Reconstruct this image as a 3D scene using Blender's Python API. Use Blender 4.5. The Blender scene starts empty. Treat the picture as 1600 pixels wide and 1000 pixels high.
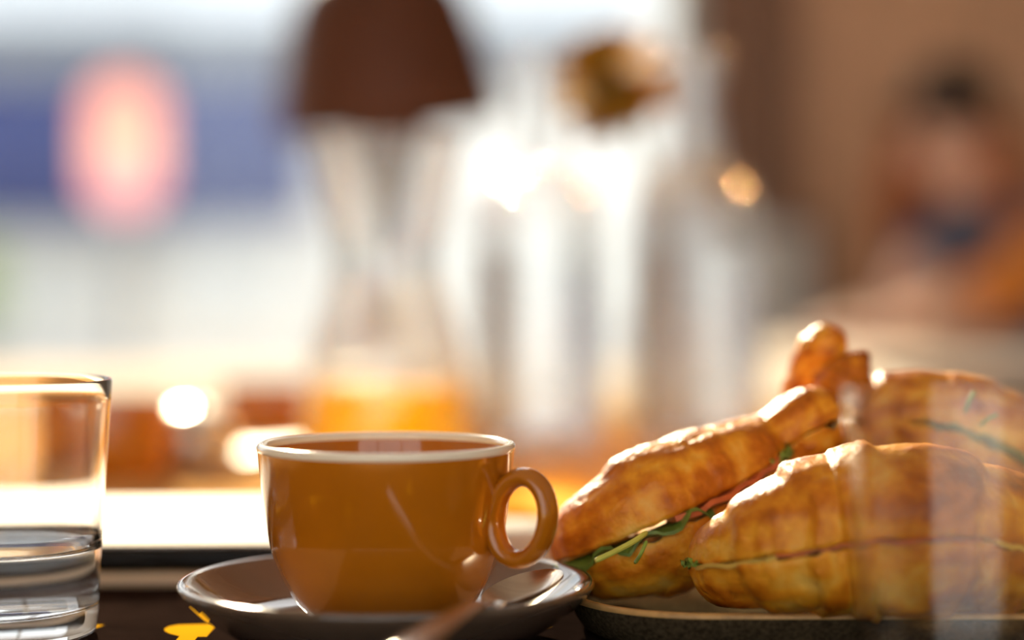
import bpy, bmesh, math, random
from math import sin, cos, pi, sqrt, radians, atan
from mathutils import Vector, Matrix, Quaternion, noise
random.seed(7)
S = bpy.context.scene
COL = S.collection

# ------------------------------------------------------------------ camera
T = 0.75                       # table top height
MAT = 0.0008                   # thickness of the printed mat
ZC = T + 0.1378                # camera height
FPX = 3000.0
PITCH = atan(70 / FPX)
cam_d = bpy.data.cameras.new('camera'); cam = bpy.data.objects.new('camera', cam_d); COL.objects.link(cam)
cam.location = (0, 0, ZC); cam.rotation_euler = (pi / 2 - PITCH, 0, 0)
cam_d.sensor_width = 36; cam_d.lens = FPX / 1600 * 36
cam_d.clip_start = 0.05; cam_d.clip_end = 300
cam_d.dof.use_dof = True; cam_d.dof.focus_distance = 0.714; cam_d.dof.aperture_fstop = 2.1
S.camera = cam

def P(px, py, d):
    """point at horizontal distance d in front of the camera, seen at that pixel"""
    u = -(py - 500) / FPX; a = (px - 800) / FPX
    y = cos(PITCH) + sin(PITCH) * u; z = -sin(PITCH) + cos(PITCH) * u
    return Vector((a * d / y, d, ZC + z * d / y))

# ------------------------------------------------------------------ world, sun, exposure
W = bpy.data.worlds.new('sky'); S.world = W; W.use_nodes = True
bg = W.node_tree.nodes['Background']
bg.inputs[0].default_value = (0.96, 0.96, 0.98, 1); bg.inputs[1].default_value = 1.5
sun_d = bpy.data.lights.new('sun', 'SUN'); sun_d.energy = 9.5; sun_d.angle = radians(1.2); sun_d.color = (1.0, 0.82, 0.56)
sun = bpy.data.objects.new('sun', sun_d); COL.objects.link(sun)
AZ, EL = radians(-12), radians(22)
sun_dir = Vector((sin(AZ) * cos(EL), cos(AZ) * cos(EL), sin(EL)))
sun.rotation_euler = sun_dir.to_track_quat('Z', 'Y').to_euler()
sun.location = (-1, 4, 3)
spot_d = bpy.data.lights.new('added_warm_spot', 'SPOT'); spot_d.energy = 330; spot_d.color = (1.0, 0.42, 0.12); spot_d.spot_size = radians(15); spot_d.spot_blend = 0.4; spot_d.shadow_soft_size = 0.04  # unseen spot added for warm glints on the bottles
spot = bpy.data.objects.new('added_warm_spot', spot_d); COL.objects.link(spot); spot.location = (1.95, 2.7, 2.3)
spot.rotation_euler = (Vector((1.95, 2.7, 2.3)) - Vector((0.09, 1.45, 0.99))).to_track_quat('Z', 'Y').to_euler()
vs = S.view_settings
vs.view_transform = 'Standard'; vs.look = 'None'; vs.gamma = 1.0; vs.exposure = 0.48; vs.use_curve_mapping = False
S.cycles.use_denoising = True
S.cycles.max_bounces = 16; S.cycles.transmission_bounces = 14; S.cycles.transparent_max_bounces = 16
S.cycles.sample_clamp_indirect = 20.0

# ------------------------------------------------------------------ materials
def nodes(name):
    m = bpy.data.materials.new(name); m.use_nodes = True
    nt = m.node_tree
    return m, nt, nt.nodes['Principled BSDF']

def noise_tex(nt, scale, detail=3, coord='Object', stretch=(1, 1, 1)):
    tc = nt.nodes.new('ShaderNodeTexCoord'); mp = nt.nodes.new('ShaderNodeMapping')
    mp.inputs['Scale'].default_value = stretch
    nt.links.new(tc.outputs[coord], mp.inputs[0])
    n = nt.nodes.new('ShaderNodeTexNoise'); n.inputs['Scale'].default_value = scale; n.inputs['Detail'].default_value = detail
    nt.links.new(mp.outputs[0], n.inputs['Vector'])
    return n

def ramp(nt, src, stops):
    r = nt.nodes.new('ShaderNodeValToRGB'); e = r.color_ramp.elements
    while len(e) < len(stops): e.new(0.5)
    for el, (p, c) in zip(e, stops):
        el.position = p; el.color = (*c, 1)
    nt.links.new(src, r.inputs[0])
    return r

def mat(name, col, rough=0.5, metal=0.0, coat=0.0, vary=0.12, scale=20, stretch=(1, 1, 1), bump=0.0, bump_dist=0.001, sss=0.0, spec=0.5, detail=3):
    m, nt, b = nodes(name)
    n = noise_tex(nt, scale, detail, stretch=stretch)
    lo = tuple(max(0, c * (1 - vary)) for c in col); hi = tuple(min(1, c * (1 + vary)) for c in col)
    r = ramp(nt, n.outputs[0], [(0.3, lo), (0.7, hi)])
    nt.links.new(r.outputs[0], b.inputs['Base Color'])
    b.inputs['Roughness'].default_value = rough; b.inputs['Metallic'].default_value = metal
    b.inputs['Coat Weight'].default_value = coat; b.inputs['Coat Roughness'].default_value = 0.05
    b.inputs['Specular IOR Level'].default_value = spec
    if sss:
        b.inputs['Subsurface Weight'].default_value = sss
        b.inputs['Subsurface Radius'].default_value = (1.0, 0.45, 0.15); b.inputs['Subsurface Scale'].default_value = 0.004
    if bump:
        bp = nt.nodes.new('ShaderNodeBump'); bp.inputs['Strength'].default_value = bump; bp.inputs['Distance'].default_value = bump_dist
        nt.links.new(n.outputs[0], bp.inputs['Height']); nt.links.new(bp.outputs[0], b.inputs['Normal'])
    return m

def glass(name, col=(1, 1, 1), ior=1.45, rough=0.0, smudge=0.0):
    m, nt, b = nodes(name)
    b.inputs['Base Color'].default_value = (*col, 1); b.inputs['Roughness'].default_value = rough
    b.inputs['IOR'].default_value = ior; b.inputs['Transmission Weight'].default_value = 1.0
    if smudge:
        n = noise_tex(nt, 22, 5, stretch=(1, 1, 0.6))
        r = ramp(nt, n.outputs[0], [(0.5, (0, 0, 0)), (0.78, (smudge,) * 3)])
        d = nt.nodes.new('ShaderNodeBsdfDiffuse'); d.inputs[0].default_value = (0.9, 0.9, 0.9, 1)
        mx = nt.nodes.new('ShaderNodeMixShader')
        nt.links.new(r.outputs[0], mx.inputs[0]); nt.links.new(b.outputs[0], mx.inputs[1]); nt.links.new(d.outputs[0], mx.inputs[2])
        nt.links.new(mx.outputs[0], nt.nodes['Material Output'].inputs[0])
    return m

def thin_glass(name, tint=(0.97, 0.98, 0.97), refr=0.0, rough=0.02):
    """thin clear glass: straight transmission with a fresnel reflection (and an optional share of refraction)"""
    m = bpy.data.materials.new(name); m.use_nodes = True; nt = m.node_tree
    nt.nodes.remove(nt.nodes['Principled BSDF'])
    tr = nt.nodes.new('ShaderNodeBsdfTransparent'); tr.inputs[0].default_value = (*tint, 1)
    gl = nt.nodes.new('ShaderNodeBsdfGlossy'); gl.inputs['Roughness'].default_value = rough
    lw = nt.nodes.new('ShaderNodeLayerWeight'); pw = nt.nodes.new('ShaderNodeMath'); pw.operation = 'POWER'; pw.inputs[1].default_value = 5.0
    fr = nt.nodes.new('ShaderNodeMath'); fr.operation = 'MULTIPLY_ADD'; fr.inputs[1].default_value = 0.90; fr.inputs[2].default_value = 0.055
    nt.links.new(lw.outputs['Facing'], pw.inputs[0]); nt.links.new(pw.outputs[0], fr.inputs[0])
    mx = nt.nodes.new('ShaderNodeMixShader')
    src = tr
    if refr:
        rg = nt.nodes.new('ShaderNodeBsdfGlass'); rg.inputs['IOR'].default_value = 1.42
        rg.inputs['Color'].default_value = (*tint, 1)
        m2 = nt.nodes.new('ShaderNodeMixShader'); m2.inputs[0].default_value = refr
        nt.links.new(tr.outputs[0], m2.inputs[1]); nt.links.new(rg.outputs[0], m2.inputs[2]); src = m2
    nt.links.new(fr.outputs[0], mx.inputs[0]); nt.links.new(src.outputs[0], mx.inputs[1]); nt.links.new(gl.outputs[0], mx.inputs[2])
    nt.links.new(mx.outputs[0], nt.nodes['Material Output'].inputs[0])
    return m

M = {}
M['cup'] = mat('amber_glaze', (0.48, 0.148, 0.005), 0.12, coat=0.6, vary=0.05, scale=60)
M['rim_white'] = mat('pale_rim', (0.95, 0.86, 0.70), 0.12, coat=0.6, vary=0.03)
M['saucer'] = mat('taupe_glaze', (0.13, 0.086, 0.058), 0.10, coat=1.0, vary=0.04, scale=60)
M['coffee'] = mat('coffee_crema', (0.80, 0.46, 0.11), 0.5, spec=0.2, vary=0.4, scale=45)
M['steel'] = mat('steel', (0.62, 0.55, 0.48), 0.26, metal=1.0, vary=0.06, scale=30, stretch=(1, 12, 1))
M['stoneware'] = mat('stoneware', (0.062, 0.044, 0.024), 0.9, spec=0.0, vary=0.45, scale=600, bump=0.25, bump_dist=0.0006, detail=2)
M['rim_glaze'] = mat('bronze_rim', (0.62, 0.35, 0.12), 0.35, vary=0.3, scale=120)
M['wood'] = mat('honey_wood', (0.64, 0.37, 0.15), 0.8, spec=0.0, vary=0.22, scale=14, stretch=(7, 0.6, 1))
M['placemat'] = mat('dark_mat', (0.020, 0.012, 0.010), 0.9, vary=0.25, scale=40, spec=0.0)
M['yellow'] = mat('yellow_print', (0.75, 0.38, 0.012), 0.9, vary=0.06, spec=0.0)
M['black'] = mat('black_lacquer', (0.010, 0.009, 0.008), 0.2, vary=0.2, spec=0.15)
M['paper'] = mat('white_paper', (0.86, 0.85, 0.83), 0.7, vary=0.03, scale=300)
M['cream'] = mat('cream_board', (0.78, 0.62, 0.44), 0.5, vary=0.08, scale=30)
M['glass'] = glass('clear_glass', smudge=0.16)
M['glass_front'] = thin_glass('clear_glass_near', (0.985, 0.985, 0.98))
def water_in_glass():
    m = bpy.data.materials.new('water'); m.use_nodes = True; nt = m.node_tree; nt.nodes.remove(nt.nodes['Principled BSDF'])
    g_ = nt.nodes.new('ShaderNodeBsdfGlass'); g_.inputs['IOR'].default_value = 1.33 / 1.45; g_.inputs['Roughness'].default_value = 0
    nt.links.new(g_.outputs[0], nt.nodes['Material Output'].inputs[0]); return m
M['water'] = water_in_glass()       # index of water relative to the glass around it
M['bottle_glass'] = thin_glass('bottle_glass', (0.993, 0.996, 0.996), refr=0.15, rough=0.08)
M['carafe_glass'] = thin_glass('carafe_glass', (0.99, 0.993, 0.99), refr=0.25, rough=0.08)
M['pane'] = thin_glass('window_pane')
M['brown_shade'] = mat('copper_brown', (0.095, 0.032, 0.015), 0.5, spec=0.3, vary=0.2, scale=10)
M['blue'] = mat('blue_canvas', (0.031, 0.050, 0.165), 0.8, vary=0.12, scale=3)
M['facade'] = mat('pale_render', (0.86, 0.86, 0.81), 0.85, vary=0.05, scale=1.5)
M['facade_grey'] = mat('grey_render', (0.20, 0.23, 0.27), 0.85, vary=0.08, scale=2)
M['facade_blue'] = mat('pale_blue_render', (0.74, 0.82, 0.88), 0.85, vary=0.05, scale=1)
M['pavement'] = mat('pavement', (0.62, 0.60, 0.57), 0.85, vary=0.1, scale=3)
M['shopglass'] = mat('shop_glass', (0.80, 0.83, 0.80), 0.25, vary=0.05)
M['pole_grey'] = mat('grey_metal', (0.30, 0.32, 0.33), 0.45, vary=0.1)
M['dark_wood'] = mat('dark_wood', (0.22, 0.105, 0.055), 0.5, vary=0.3, scale=6, stretch=(6, 6, 0.5))
M['tan_wood'] = mat('tan_wood', (0.78, 0.46, 0.28), 0.55, vary=0.2, scale=6, stretch=(6, 6, 0.5))
M['leaf'] = mat('leaf', (0.24, 0.36, 0.05), 0.4, vary=0.4, scale=90)
M['leaf_dark'] = mat('leaf_dark', (0.13, 0.21, 0.03), 0.4, vary=0.4, scale=90)
M['stalk'] = mat('pale_stalk', (0.62, 0.62, 0.10), 0.4, vary=0.15, scale=90)
M['ham'] = mat('ham', (0.70, 0.17, 0.05), 0.35, vary=0.3, scale=120)
M['cheese'] = mat('cheese', (0.80, 0.50, 0.10), 0.4, vary=0.1, scale=90, sss=0.1)
M['crumb'] = mat('crumb', (0.74, 0.47, 0.17), 0.8, vary=0.25, scale=250, bump=0.4)
M['petal'] = mat('ochre_petal', (0.36, 0.19, 0.022), 0.9, spec=0.1, vary=0.3, scale=60)
M['stem'] = mat('stem', (0.07, 0.10, 0.03), 0.5, vary=0.2)
M['skin'] = mat('skin', (0.95, 0.58, 0.43), 0.5, vary=0.08, sss=0.1)
M['hair'] = mat('auburn_hair', (0.45, 0.13, 0.03), 0.4, vary=0.4, scale=40, stretch=(8, 8, 1))
M['juice_light_orange'] = mat('juice_light_orange', (0.98, 0.47, 0.015), 0.9, vary=0.08, scale=200, spec=0.05)  # sunlight through the juice put into the colour
M['sunglow'] = mat('sunlit_orange', (1.0, 0.32, 0.055), 0.85, vary=0.15)  # sun on the forearm put into an orange colour
M['denim'] = mat('blue_cloth', (0.10, 0.13, 0.22), 0.85, vary=0.2)
M['dark_cloth'] = mat('dark_felt', (0.030, 0.018, 0.012), 0.8, vary=0.2)
M['grey_cloth'] = mat('grey_cloth', (0.72, 0.75, 0.74), 0.85, vary=0.1)
M['white_table'] = mat('white_table', (0.86, 0.77, 0.67), 0.85, vary=0.05, spec=0.0)
M['lip'] = mat('lip', (0.42, 0.10, 0.07), 0.4, vary=0.05)
M['eye'] = mat('eye', (0.05, 0.03, 0.02), 0.1, vary=0.05)
M['floor'] = mat('floor_tile', (0.36, 0.26, 0.18), 0.5, vary=0.15, scale=4)
M['ceiling'] = mat('ceiling_plaster', (0.72, 0.66, 0.58), 0.9, vary=0.03, scale=4)
M['frame'] = mat('window_metal', (0.55, 0.57, 0.56), 0.4, vary=0.05)
# juice: cloudy liquid, part lets the light through coloured
def juice():
    m, nt, b = nodes('orange_juice')
    n = noise_tex(nt, 40); r = ramp(nt, n.outputs[0], [(0.3, (0.97, 0.60, 0.0)), (0.7, (1.0, 0.72, 0.0))])
    nt.links.new(r.outputs[0], b.inputs['Base Color']); b.inputs['Roughness'].default_value = 0.2
    tl = nt.nodes.new('ShaderNodeBsdfTranslucent'); tl.inputs[0].default_value = (1.0, 0.80, 0.0, 1)
    tp = nt.nodes.new('ShaderNodeBsdfTransparent'); tp.inputs[0].default_value = (1.0, 0.60, 0.0, 1)
    a1 = nt.nodes.new('ShaderNodeMixShader'); a1.inputs[0].default_value = 0.5
    a2 = nt.nodes.new('ShaderNodeMixShader'); a2.inputs[0].default_value = 0.18
    nt.links.new(b.outputs[0], a1.inputs[1]); nt.links.new(tl.outputs[0], a1.inputs[2])
    nt.links.new(a1.outputs[0], a2.inputs[1]); nt.links.new(tp.outputs[0], a2.inputs[2])
    nt.links.new(a2.outputs[0], nt.nodes['Material Output'].inputs[0])
    return m
M['juice'] = juice()
def bottle_water_mat():
    m = bpy.data.materials.new('bottle_water'); m.use_nodes = True; nt = m.node_tree; nt.nodes.remove(nt.nodes['Principled BSDF'])
    g_ = nt.nodes.new('ShaderNodeBsdfGlass'); g_.inputs['IOR'].default_value = 1.33; g_.inputs['Roughness'].default_value = 0.03
    t_ = nt.nodes.new('ShaderNodeBsdfTransparent'); x_ = nt.nodes.new('ShaderNodeMixShader'); x_.inputs[0].default_value = 0.5
    nt.links.new(t_.outputs[0], x_.inputs[1]); nt.links.new(g_.outputs[0], x_.inputs[2]); nt.links.new(x_.outputs[0], nt.nodes['Material Output'].inputs[0]); return m
M['bottle_water'] = bottle_water_mat()
# self-glowing pink oval panel
def oval_mat():
    m, nt, b = nodes('pink_glow_oval')
    tc = nt.nodes.new('ShaderNodeTexCoord'); sp = nt.nodes.new('ShaderNodeSeparateXYZ')
    nt.links.new(tc.outputs['Generated'], sp.inputs[0])
    r = ramp(nt, sp.outputs[2], [(0.0, (0.95, 0.36, 0.44)), (0.45, (1.0, 0.46, 0.30)), (1.0, (0.90, 0.30, 0.24))])
    nt.links.new(r.outputs[0], b.inputs['Base Color']); nt.links.new(r.outputs[0], b.inputs['Emission Color'])
    b.inputs['Emission Strength'].default_value = 0.42
    return m
M['oval'] = oval_mat()
# croissant crust
def crust():
    m, nt, b = nodes('croissant_crust')
    at = nt.nodes.new('ShaderNodeAttribute'); at.attribute_name = 'tone'
    n = noise_tex(nt, 130, 6); n2 = noise_tex(nt, 420, 3)
    add = nt.nodes.new('ShaderNodeMath'); add.operation = 'MULTIPLY_ADD'; add.inputs[1].default_value = 0.75
    nt.links.new(n.outputs[0], add.inputs[0]); nt.links.new(at.outputs['Fac'], add.inputs[2])
    r = ramp(nt, add.outputs[0], [(0.20, (0.96, 0.54, 0.09)), (0.44, (0.88, 0.36, 0.020)), (0.66, (0.64, 0.185, 0.006)), (0.95, (0.28, 0.055, 0.002))])
    nt.links.new(r.outputs[0], b.inputs['Base Color'])
    b.inputs['Roughness'].default_value = 0.42; b.inputs['Specular IOR Level'].default_value = 0.25; b.inputs['Coat Weight'].default_value = 0.10; b.inputs['Coat Roughness'].default_value = 0.22
    b.inputs['Subsurface Weight'].default_value = 0.12; b.inputs['Subsurface Radius'].default_value = (1, 0.4, 0.1); b.inputs['Subsurface Scale'].default_value = 0.004
    bp = nt.nodes.new('ShaderNodeBump'); bp.inputs['Strength'].default_value = 0.75; bp.inputs['Distance'].default_value = 0.0018
    ad2 = nt.nodes.new('ShaderNodeMath'); ad2.operation = 'MULTIPLY_ADD'; ad2.inputs[1].default_value = 0.4
    nt.links.new(n2.outputs[0], ad2.inputs[0]); nt.links.new(n.outputs[0], ad2.inputs[2])
    nt.links.new(ad2.outputs[0], bp.inputs['Height']); nt.links.new(bp.outputs[0], b.inputs['Normal'])
    return m
M['crust'] = crust()

# ------------------------------------------------------------------ mesh helpers
class MB:
    def __init__(s): s.v = []; s.f = []
    def add(s, vs_, fs_):
        o = len(s.v); s.v += [tuple(v) for v in vs_]; s.f += [tuple(i + o for i in f) for f in fs_]; return s
    def box(s, c, d, rot=None):
        vs_ = [Vector((x * d[0] / 2, y * d[1] / 2, z * d[2] / 2)) for z in (-1, 1) for y in (-1, 1) for x in (-1, 1)]
        if rot is not None: vs_ = [rot @ v for v in vs_]
        vs_ = [v + Vector(c) for v in vs_]
        return s.add(vs_, [(0, 2, 3, 1), (4, 5, 7, 6), (0, 1, 5, 4), (2, 6, 7, 3), (0, 4, 6, 2), (1, 3, 7, 5)])
    def rbox(s, c, d, bev, seg=3, rot=None):
        bm = bmesh.new(); bmesh.ops.create_cube(bm, size=1)
        for v in bm.verts: v.co = Vector((v.co.x * d[0], v.co.y * d[1], v.co.z * d[2]))
        bmesh.ops.bevel(bm, geom=bm.edges[:], offset=bev, segments=seg, affect='EDGES', profile=0.5)
        bm.verts.index_update()
        vs_ = [v.co.copy() for v in bm.verts]
        if rot is not None: vs_ = [rot @ v for v in vs_]
        fs_ = [[v.index for v in f.verts] for f in bm.faces]; bm.free()
        return s.add([v + Vector(c) for v in vs_], fs_)
    def lathe(s, prof, n=64, c=(0, 0, 0), closed=False):
        """prof: list of (r, z); r == 0 makes a pole"""
        o = len(s.v); ring = []
        for r, z in prof:
            if r <= 1e-9:
                ring.append([len(s.v)]); s.v.append((c[0], c[1], c[2] + z))
            else:
                ring.append(list(range(len(s.v), len(s.v) + n)))
                s.v += [(c[0] + r * cos(2 * pi * k / n), c[1] + r * sin(2 * pi * k / n), c[2] + z) for k in range(n)]
        pairs = list(zip(ring, ring[1:])) + ([(ring[-1], ring[0])] if closed else [])
        for a, b in pairs:
            for k in range(n):
                k2 = (k + 1) % n
                if len(a) == 1 and len(b) == 1: continue
                if len(a) == 1: s.f.append((a[0], b[k2], b[k]))
                elif len(b) == 1: s.f.append((a[k], a[k2], b[0]))
                else: s.f.append((a[k], a[k2], b[k2], b[k]))
        return s
    def tube(s, pts, rad, n=12, cap=True, flat=None, closed=False):
        """sweep a circle (or ellipse flat=(up-vector, ratio)) along pts; rad number or list"""
        pts = [Vector(p) for p in pts]; N = len(pts)
        rad = [rad] * N if not hasattr(rad, '__len__') else rad
        rings = []; ref = None
        for i, p in enumerate(pts):
            if closed: t = (pts[(i + 1) % N] - pts[i - 1]).normalized()
            else: t = (pts[min(i + 1, N - 1)] - pts[max(i - 1, 0)]).normalized()
            if flat: u = Vector(flat[0]); u = (u - t * u.dot(t)).normalized()
            else:
                if ref is None: ref = Vector((0, 0, 1)) if abs(t.z) < 0.9 else Vector((1, 0, 0))
                u = (ref - t * ref.dot(t)).normalized(); ref = u
            w = t.cross(u); q = flat[1] if flat else 1.0
            rings.append(len(s.v))
            s.v += [tuple(p + (u * cos(2 * pi * k / n) * q + w * sin(2 * pi * k / n)) * rad[i]) for k in range(n)]
        rr = list(zip(rings, rings[1:])) + ([(rings[-1], rings[0])] if closed else [])
        for a, b in rr:
            for k in range(n):
                k2 = (k + 1) % n; s.f.append((a + k, a + k2, b + k2, b + k))
        if cap and not closed:
            s.f.append(tuple(rings[0] + k for k in range(n))[::-1]); s.f.append(tuple(rings[-1] + k for k in range(n)))
        return s
    def prism(s, poly, z0, z1):
        n = len(poly)
        return s.add([(x, y, z0) for x, y in poly] + [(x, y, z1) for x, y in poly],
                     [tuple(range(n))[::-1], tuple(range(n, 2 * n))] + [(k, (k + 1) % n, (k + 1) % n + n, k + n) for k in range(n)])
    def build(s, name, m, parent=None, smooth=True, off=(0, 0, 0), angle=40):
        me = bpy.data.meshes.new(name)
        me.from_pydata([(v[0] - off[0], v[1] - off[1], v[2] - off[2]) for v in s.v], [], s.f)
        bm = bmesh.new(); bm.from_mesh(me); bmesh.ops.recalc_face_normals(bm, faces=bm.faces[:]); bm.to_mesh(me); bm.free()
        me.materials.append(m)
        o = bpy.data.objects.new(name, me); COL.objects.link(o)
        if parent is not None: o.parent = parent
        if smooth:
            me.polygons.foreach_set('use_smooth', [True] * len(me.polygons))
            me.set_sharp_from_angle(angle=radians(angle))
        return o

def tag(o, label=None, cat=None, group=None, kind=None):
    if label: o['label'] = label
    if cat: o['category'] = cat
    if group: o['group'] = group
    if kind: o['kind'] = kind
    return o
def thing(name, label, cat, loc, rz=0, group=None):
    o = bpy.data.objects.new(name, None); COL.objects.link(o); o.location = loc; o.rotation_euler = (0, 0, rz); o.empty_display_size = 0.05
    return tag(o, label, cat, group)
def copy_tree(o, parent=None):
    c = o.copy(); COL.objects.link(c)
    if parent is not None: c.parent = parent
    for ch in list(o.children): copy_tree(ch, c)
    return c
def crom(pts, n):
    """Catmull-Rom through tuples, n samples"""
    k = len(pts); out = []
    for i in range(n):
        t = i / (n - 1) * (k - 1); j = min(int(t), k - 2); f = t - j
        p0, p1, p2, p3 = pts[max(j - 1, 0)], pts[j], pts[j + 1], pts[min(j + 2, k - 1)]
        out.append(tuple(0.5 * (2 * b + (c - a) * f + (2 * a - 5 * b + 4 * c - d) * f * f + (3 * b - a - 3 * c + d) * f ** 3)
                         for a, b, c, d in zip(p0, p1, p2, p3)))
    return out
def smooth_prof(prof, n): return crom(prof, n)

# ================================================================== THE SETTING
WY = 5.0                                   # window wall distance
WX = 0.475                                 # right edge of the window opening
tag(MB().box((0, 1.0, -0.05), (9, 8.2, 0.1)).build('floor', M['floor'], smooth=False), kind='structure')
tag(MB().box((0, 1.0, 4.25), (9.2, 8.2, 0.1)).build('ceiling', M['ceiling'], smooth=False), kind='structure')
# back wall right of the window: a dark timber post then tan boards
wall = tag(MB().box((0.10 + 2.4, WY + 0.09, 2.1), (4.0, 0.1, 4.2)).build('wall_back', M['tan_wood'], smooth=False), kind='structure')
for i in range(12):
    x0 = 0.745 + i * 0.16
    MB().rbox((x0 + 0.078, WY + 0.026 - (i % 3) * 0.002, 2.1), (0.154, 0.03, 4.18), 0.004, 1).build('board', M['tan_wood'], wall, smooth=False)
post = MB().rbox((0.60, WY - 0.02, 2.1), (0.25, 0.16, 4.18), 0.006, 1).build('trim_1', M['dark_wood'], smooth=False); tag(post, kind='structure')
win = tag(MB().box((-2.0, WY + 0.05, 4.15), (5.0, 0.12, 0.1)).build('window_1', M['frame'], smooth=False), kind='structure')
MB().box((-2.0, WY + 0.05, 0.04), (5.0, 0.12, 0.08)).build('sill_rail', M['frame'], win, smooth=False)
for x in (-4.46, -1.95, 0.445):
    MB().box((x, WY + 0.05, 2.1), (0.06, 0.12, 4.02)).build('mullion', M['frame'], win, smooth=False)
for x0, x1 in ((-4.43, -1.98), (-1.92, 0.415)):
    MB().box(((x0 + x1) / 2, WY + 0.05, 2.1), (x1 - x0, 0.008, 4.0)).build('pane', M['pane'], win, smooth=False)

# the rest of the room: side walls and a rear wall with a wide window
for nm_, x_ in (('wall_left', -4.55), ('wall_right', 4.55)):
    tag(MB().box((x_, 1.0, 2.1), (0.1, 8.1, 4.2)).build(nm_, M['ceiling'], smooth=False), kind='structure')
rw_ = MB()
for x0, x1, z0, z1 in ((-4.5, -2.4, 0, 4.2), (2.4, 4.5, 0, 4.2), (-2.4, 2.4, 0, 0.5), (-2.4, 2.4, 3.2, 4.2)):
    rw_.box(((x0 + x1) / 2, -3.05, (z0 + z1) / 2), (x1 - x0, 0.1, z1 - z0))
tag(rw_.build('wall_front', M['ceiling'], smooth=False), kind='structure')
w2 = MB()
for x_ in (-2.36, -0.8, 0.8, 2.36): w2.box((x_, -3.05, 1.85), (0.06, 0.1, 2.7))
w2o = tag(w2.build('window_2', M['frame'], smooth=False), kind='structure')
for x_ in (-1.58, 0, 1.58): MB().box((x_, -3.05, 1.85), (1.5, 0.008, 2.7)).build('pane', M['pane'], w2o, smooth=False)

# ---- the street outside
tag(MB().box((0, 23, -0.06), (60, 35.7, 0.1)).build('pavement', M['pavement'], smooth=False), kind='structure')
FY = 22.0
fac = thing('shop_building', 'pale rendered shop building across the street behind the blue awning', 'building', (0, FY, 0))
MB().box((-2, 1.2, 4.2), (30, 1.6, 8.4)).build('wall', M['facade'], fac, smooth=False)
MB().box((-7.5, 0.36, 3.50), (18, 0.16, 0.66)).build('cornice', M['facade_grey'], fac, smooth=False)
MB().box((-7.5, 0.37, 5.6), (18, 0.10, 3.6)).build('upper_wall', M['facade_blue'], fac, smooth=False)
for i, x in enumerate((-7.2, -5.4, -3.4, -1.3, 0.8)):
    f = MB()
    for sx in (-1, 1): f.box((x + sx * 0.72, 0.36, 0.95), (0.07, 0.10, 1.5))
    for z in (0.24, 1.66): f.box((x, 0.365, z), (1.368, 0.09, 0.07))
    fr = f.build('window', M['facade'], fac, smooth=False)
    MB().box((x, 0.385, 0.95), (1.38, 0.03, 1.36)).build('pane', M['shopglass'], fr, smooth=False)
aw = thing('shop_awning', 'long blue canvas awning above the pale shop front', 'awning', (0, FY, -0.12))
a0, a1 = -12.0, -2.25
MB().add([(a0, 0.3, 3.25), (a1, 0.3, 3.25), (a1, -0.7, 2.3), (a0, -0.7, 2.3), (a0, 0.3, 3.21), (a1, 0.3, 3.21), (a1, -0.7, 2.26), (a0, -0.7, 2.26)],
         [(0, 1, 2, 3), (4, 7, 6, 5), (0, 4, 5, 1), (3, 2, 6, 7), (0, 3, 7, 4), (1, 5, 6, 2)]).build('canvas', M['blue'], aw, smooth=False)
MB().box(((a0 + a1) / 2, -0.72, 1.95), (a1 - a0, 0.03, 0.72)).build('valance', M['blue'], aw, smooth=False)
for x in (-11.5, -7.2, -2.7):
    MB().tube([(x, 0.36, 2.2), (x, -0.68, 2.25)], 0.025, 8).build('arm', M['pole_grey'], aw)
# pole oval
d = 19.0
sp_ = P(195, 225, d); sgn = thing('pole_oval', 'tall pink oval on a grey pole in front of the blue awning', 'oval', (sp_.x, d, 0))
poly = []
hw, hh = 0.37, 0.64
for k in range(24):
    a = pi * k / 23; poly.append((hw * cos(a), hh - hw * 0.9 + hw * 0.9 * sin(a)))
for k in range(24):
    a = pi + pi * k / 23; poly.append((hw * cos(a), -hh + hw * 0.9 + hw * 0.9 * sin(a)))
pm = MB().prism(poly, -0.05, 0.05); pm.v = [(x, z, y + sp_.z) for x, y, z in pm.v]; pm.build('panel', M['oval'], sgn, angle=30)
MB().tube([(0, 0.09, 0), (0, 0.09, sp_.z + 0.3)], 0.10, 16).build('pole', M['pole_grey'], sgn)
MB().lathe([(0, 0), (0.2, 0), (0.2, 0.05), (0.06, 0.08), (0, 0.08)], 20, (0, 0.09, 0)).build('foot', M['pole_grey'], sgn)
# street shrub in planter, far left
pl = thing('street_planter', 'green shrub in a grey planter on the pavement beyond the window', 'planter', (P(-75, 500, 16).x, 16, 0))
MB().rbox((0, 0, 0.22), (0.7, 0.5, 0.44), 0.02).build('planter_box', M['pole_grey'], pl)
fm = MB()
for i in range(420):
    v = Vector((random.gauss(0, .24), random.gauss(0, .2), 0.80 + random.gauss(0, .22)))
    q = Quaternion((random.random(), random.random(), random.random()), random.uniform(0, 6)).to_matrix()
    fm.add([v + q @ Vector(c) for c in ((-.07, 0, 0), (0, -.03, .01), (.07, 0, 0), (0, .03, .01))], [(0, 1, 2, 3)])
fo = fm.build('foliage', M['leaf'], pl, smooth=False); tag(fo, kind='stuff')

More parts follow.
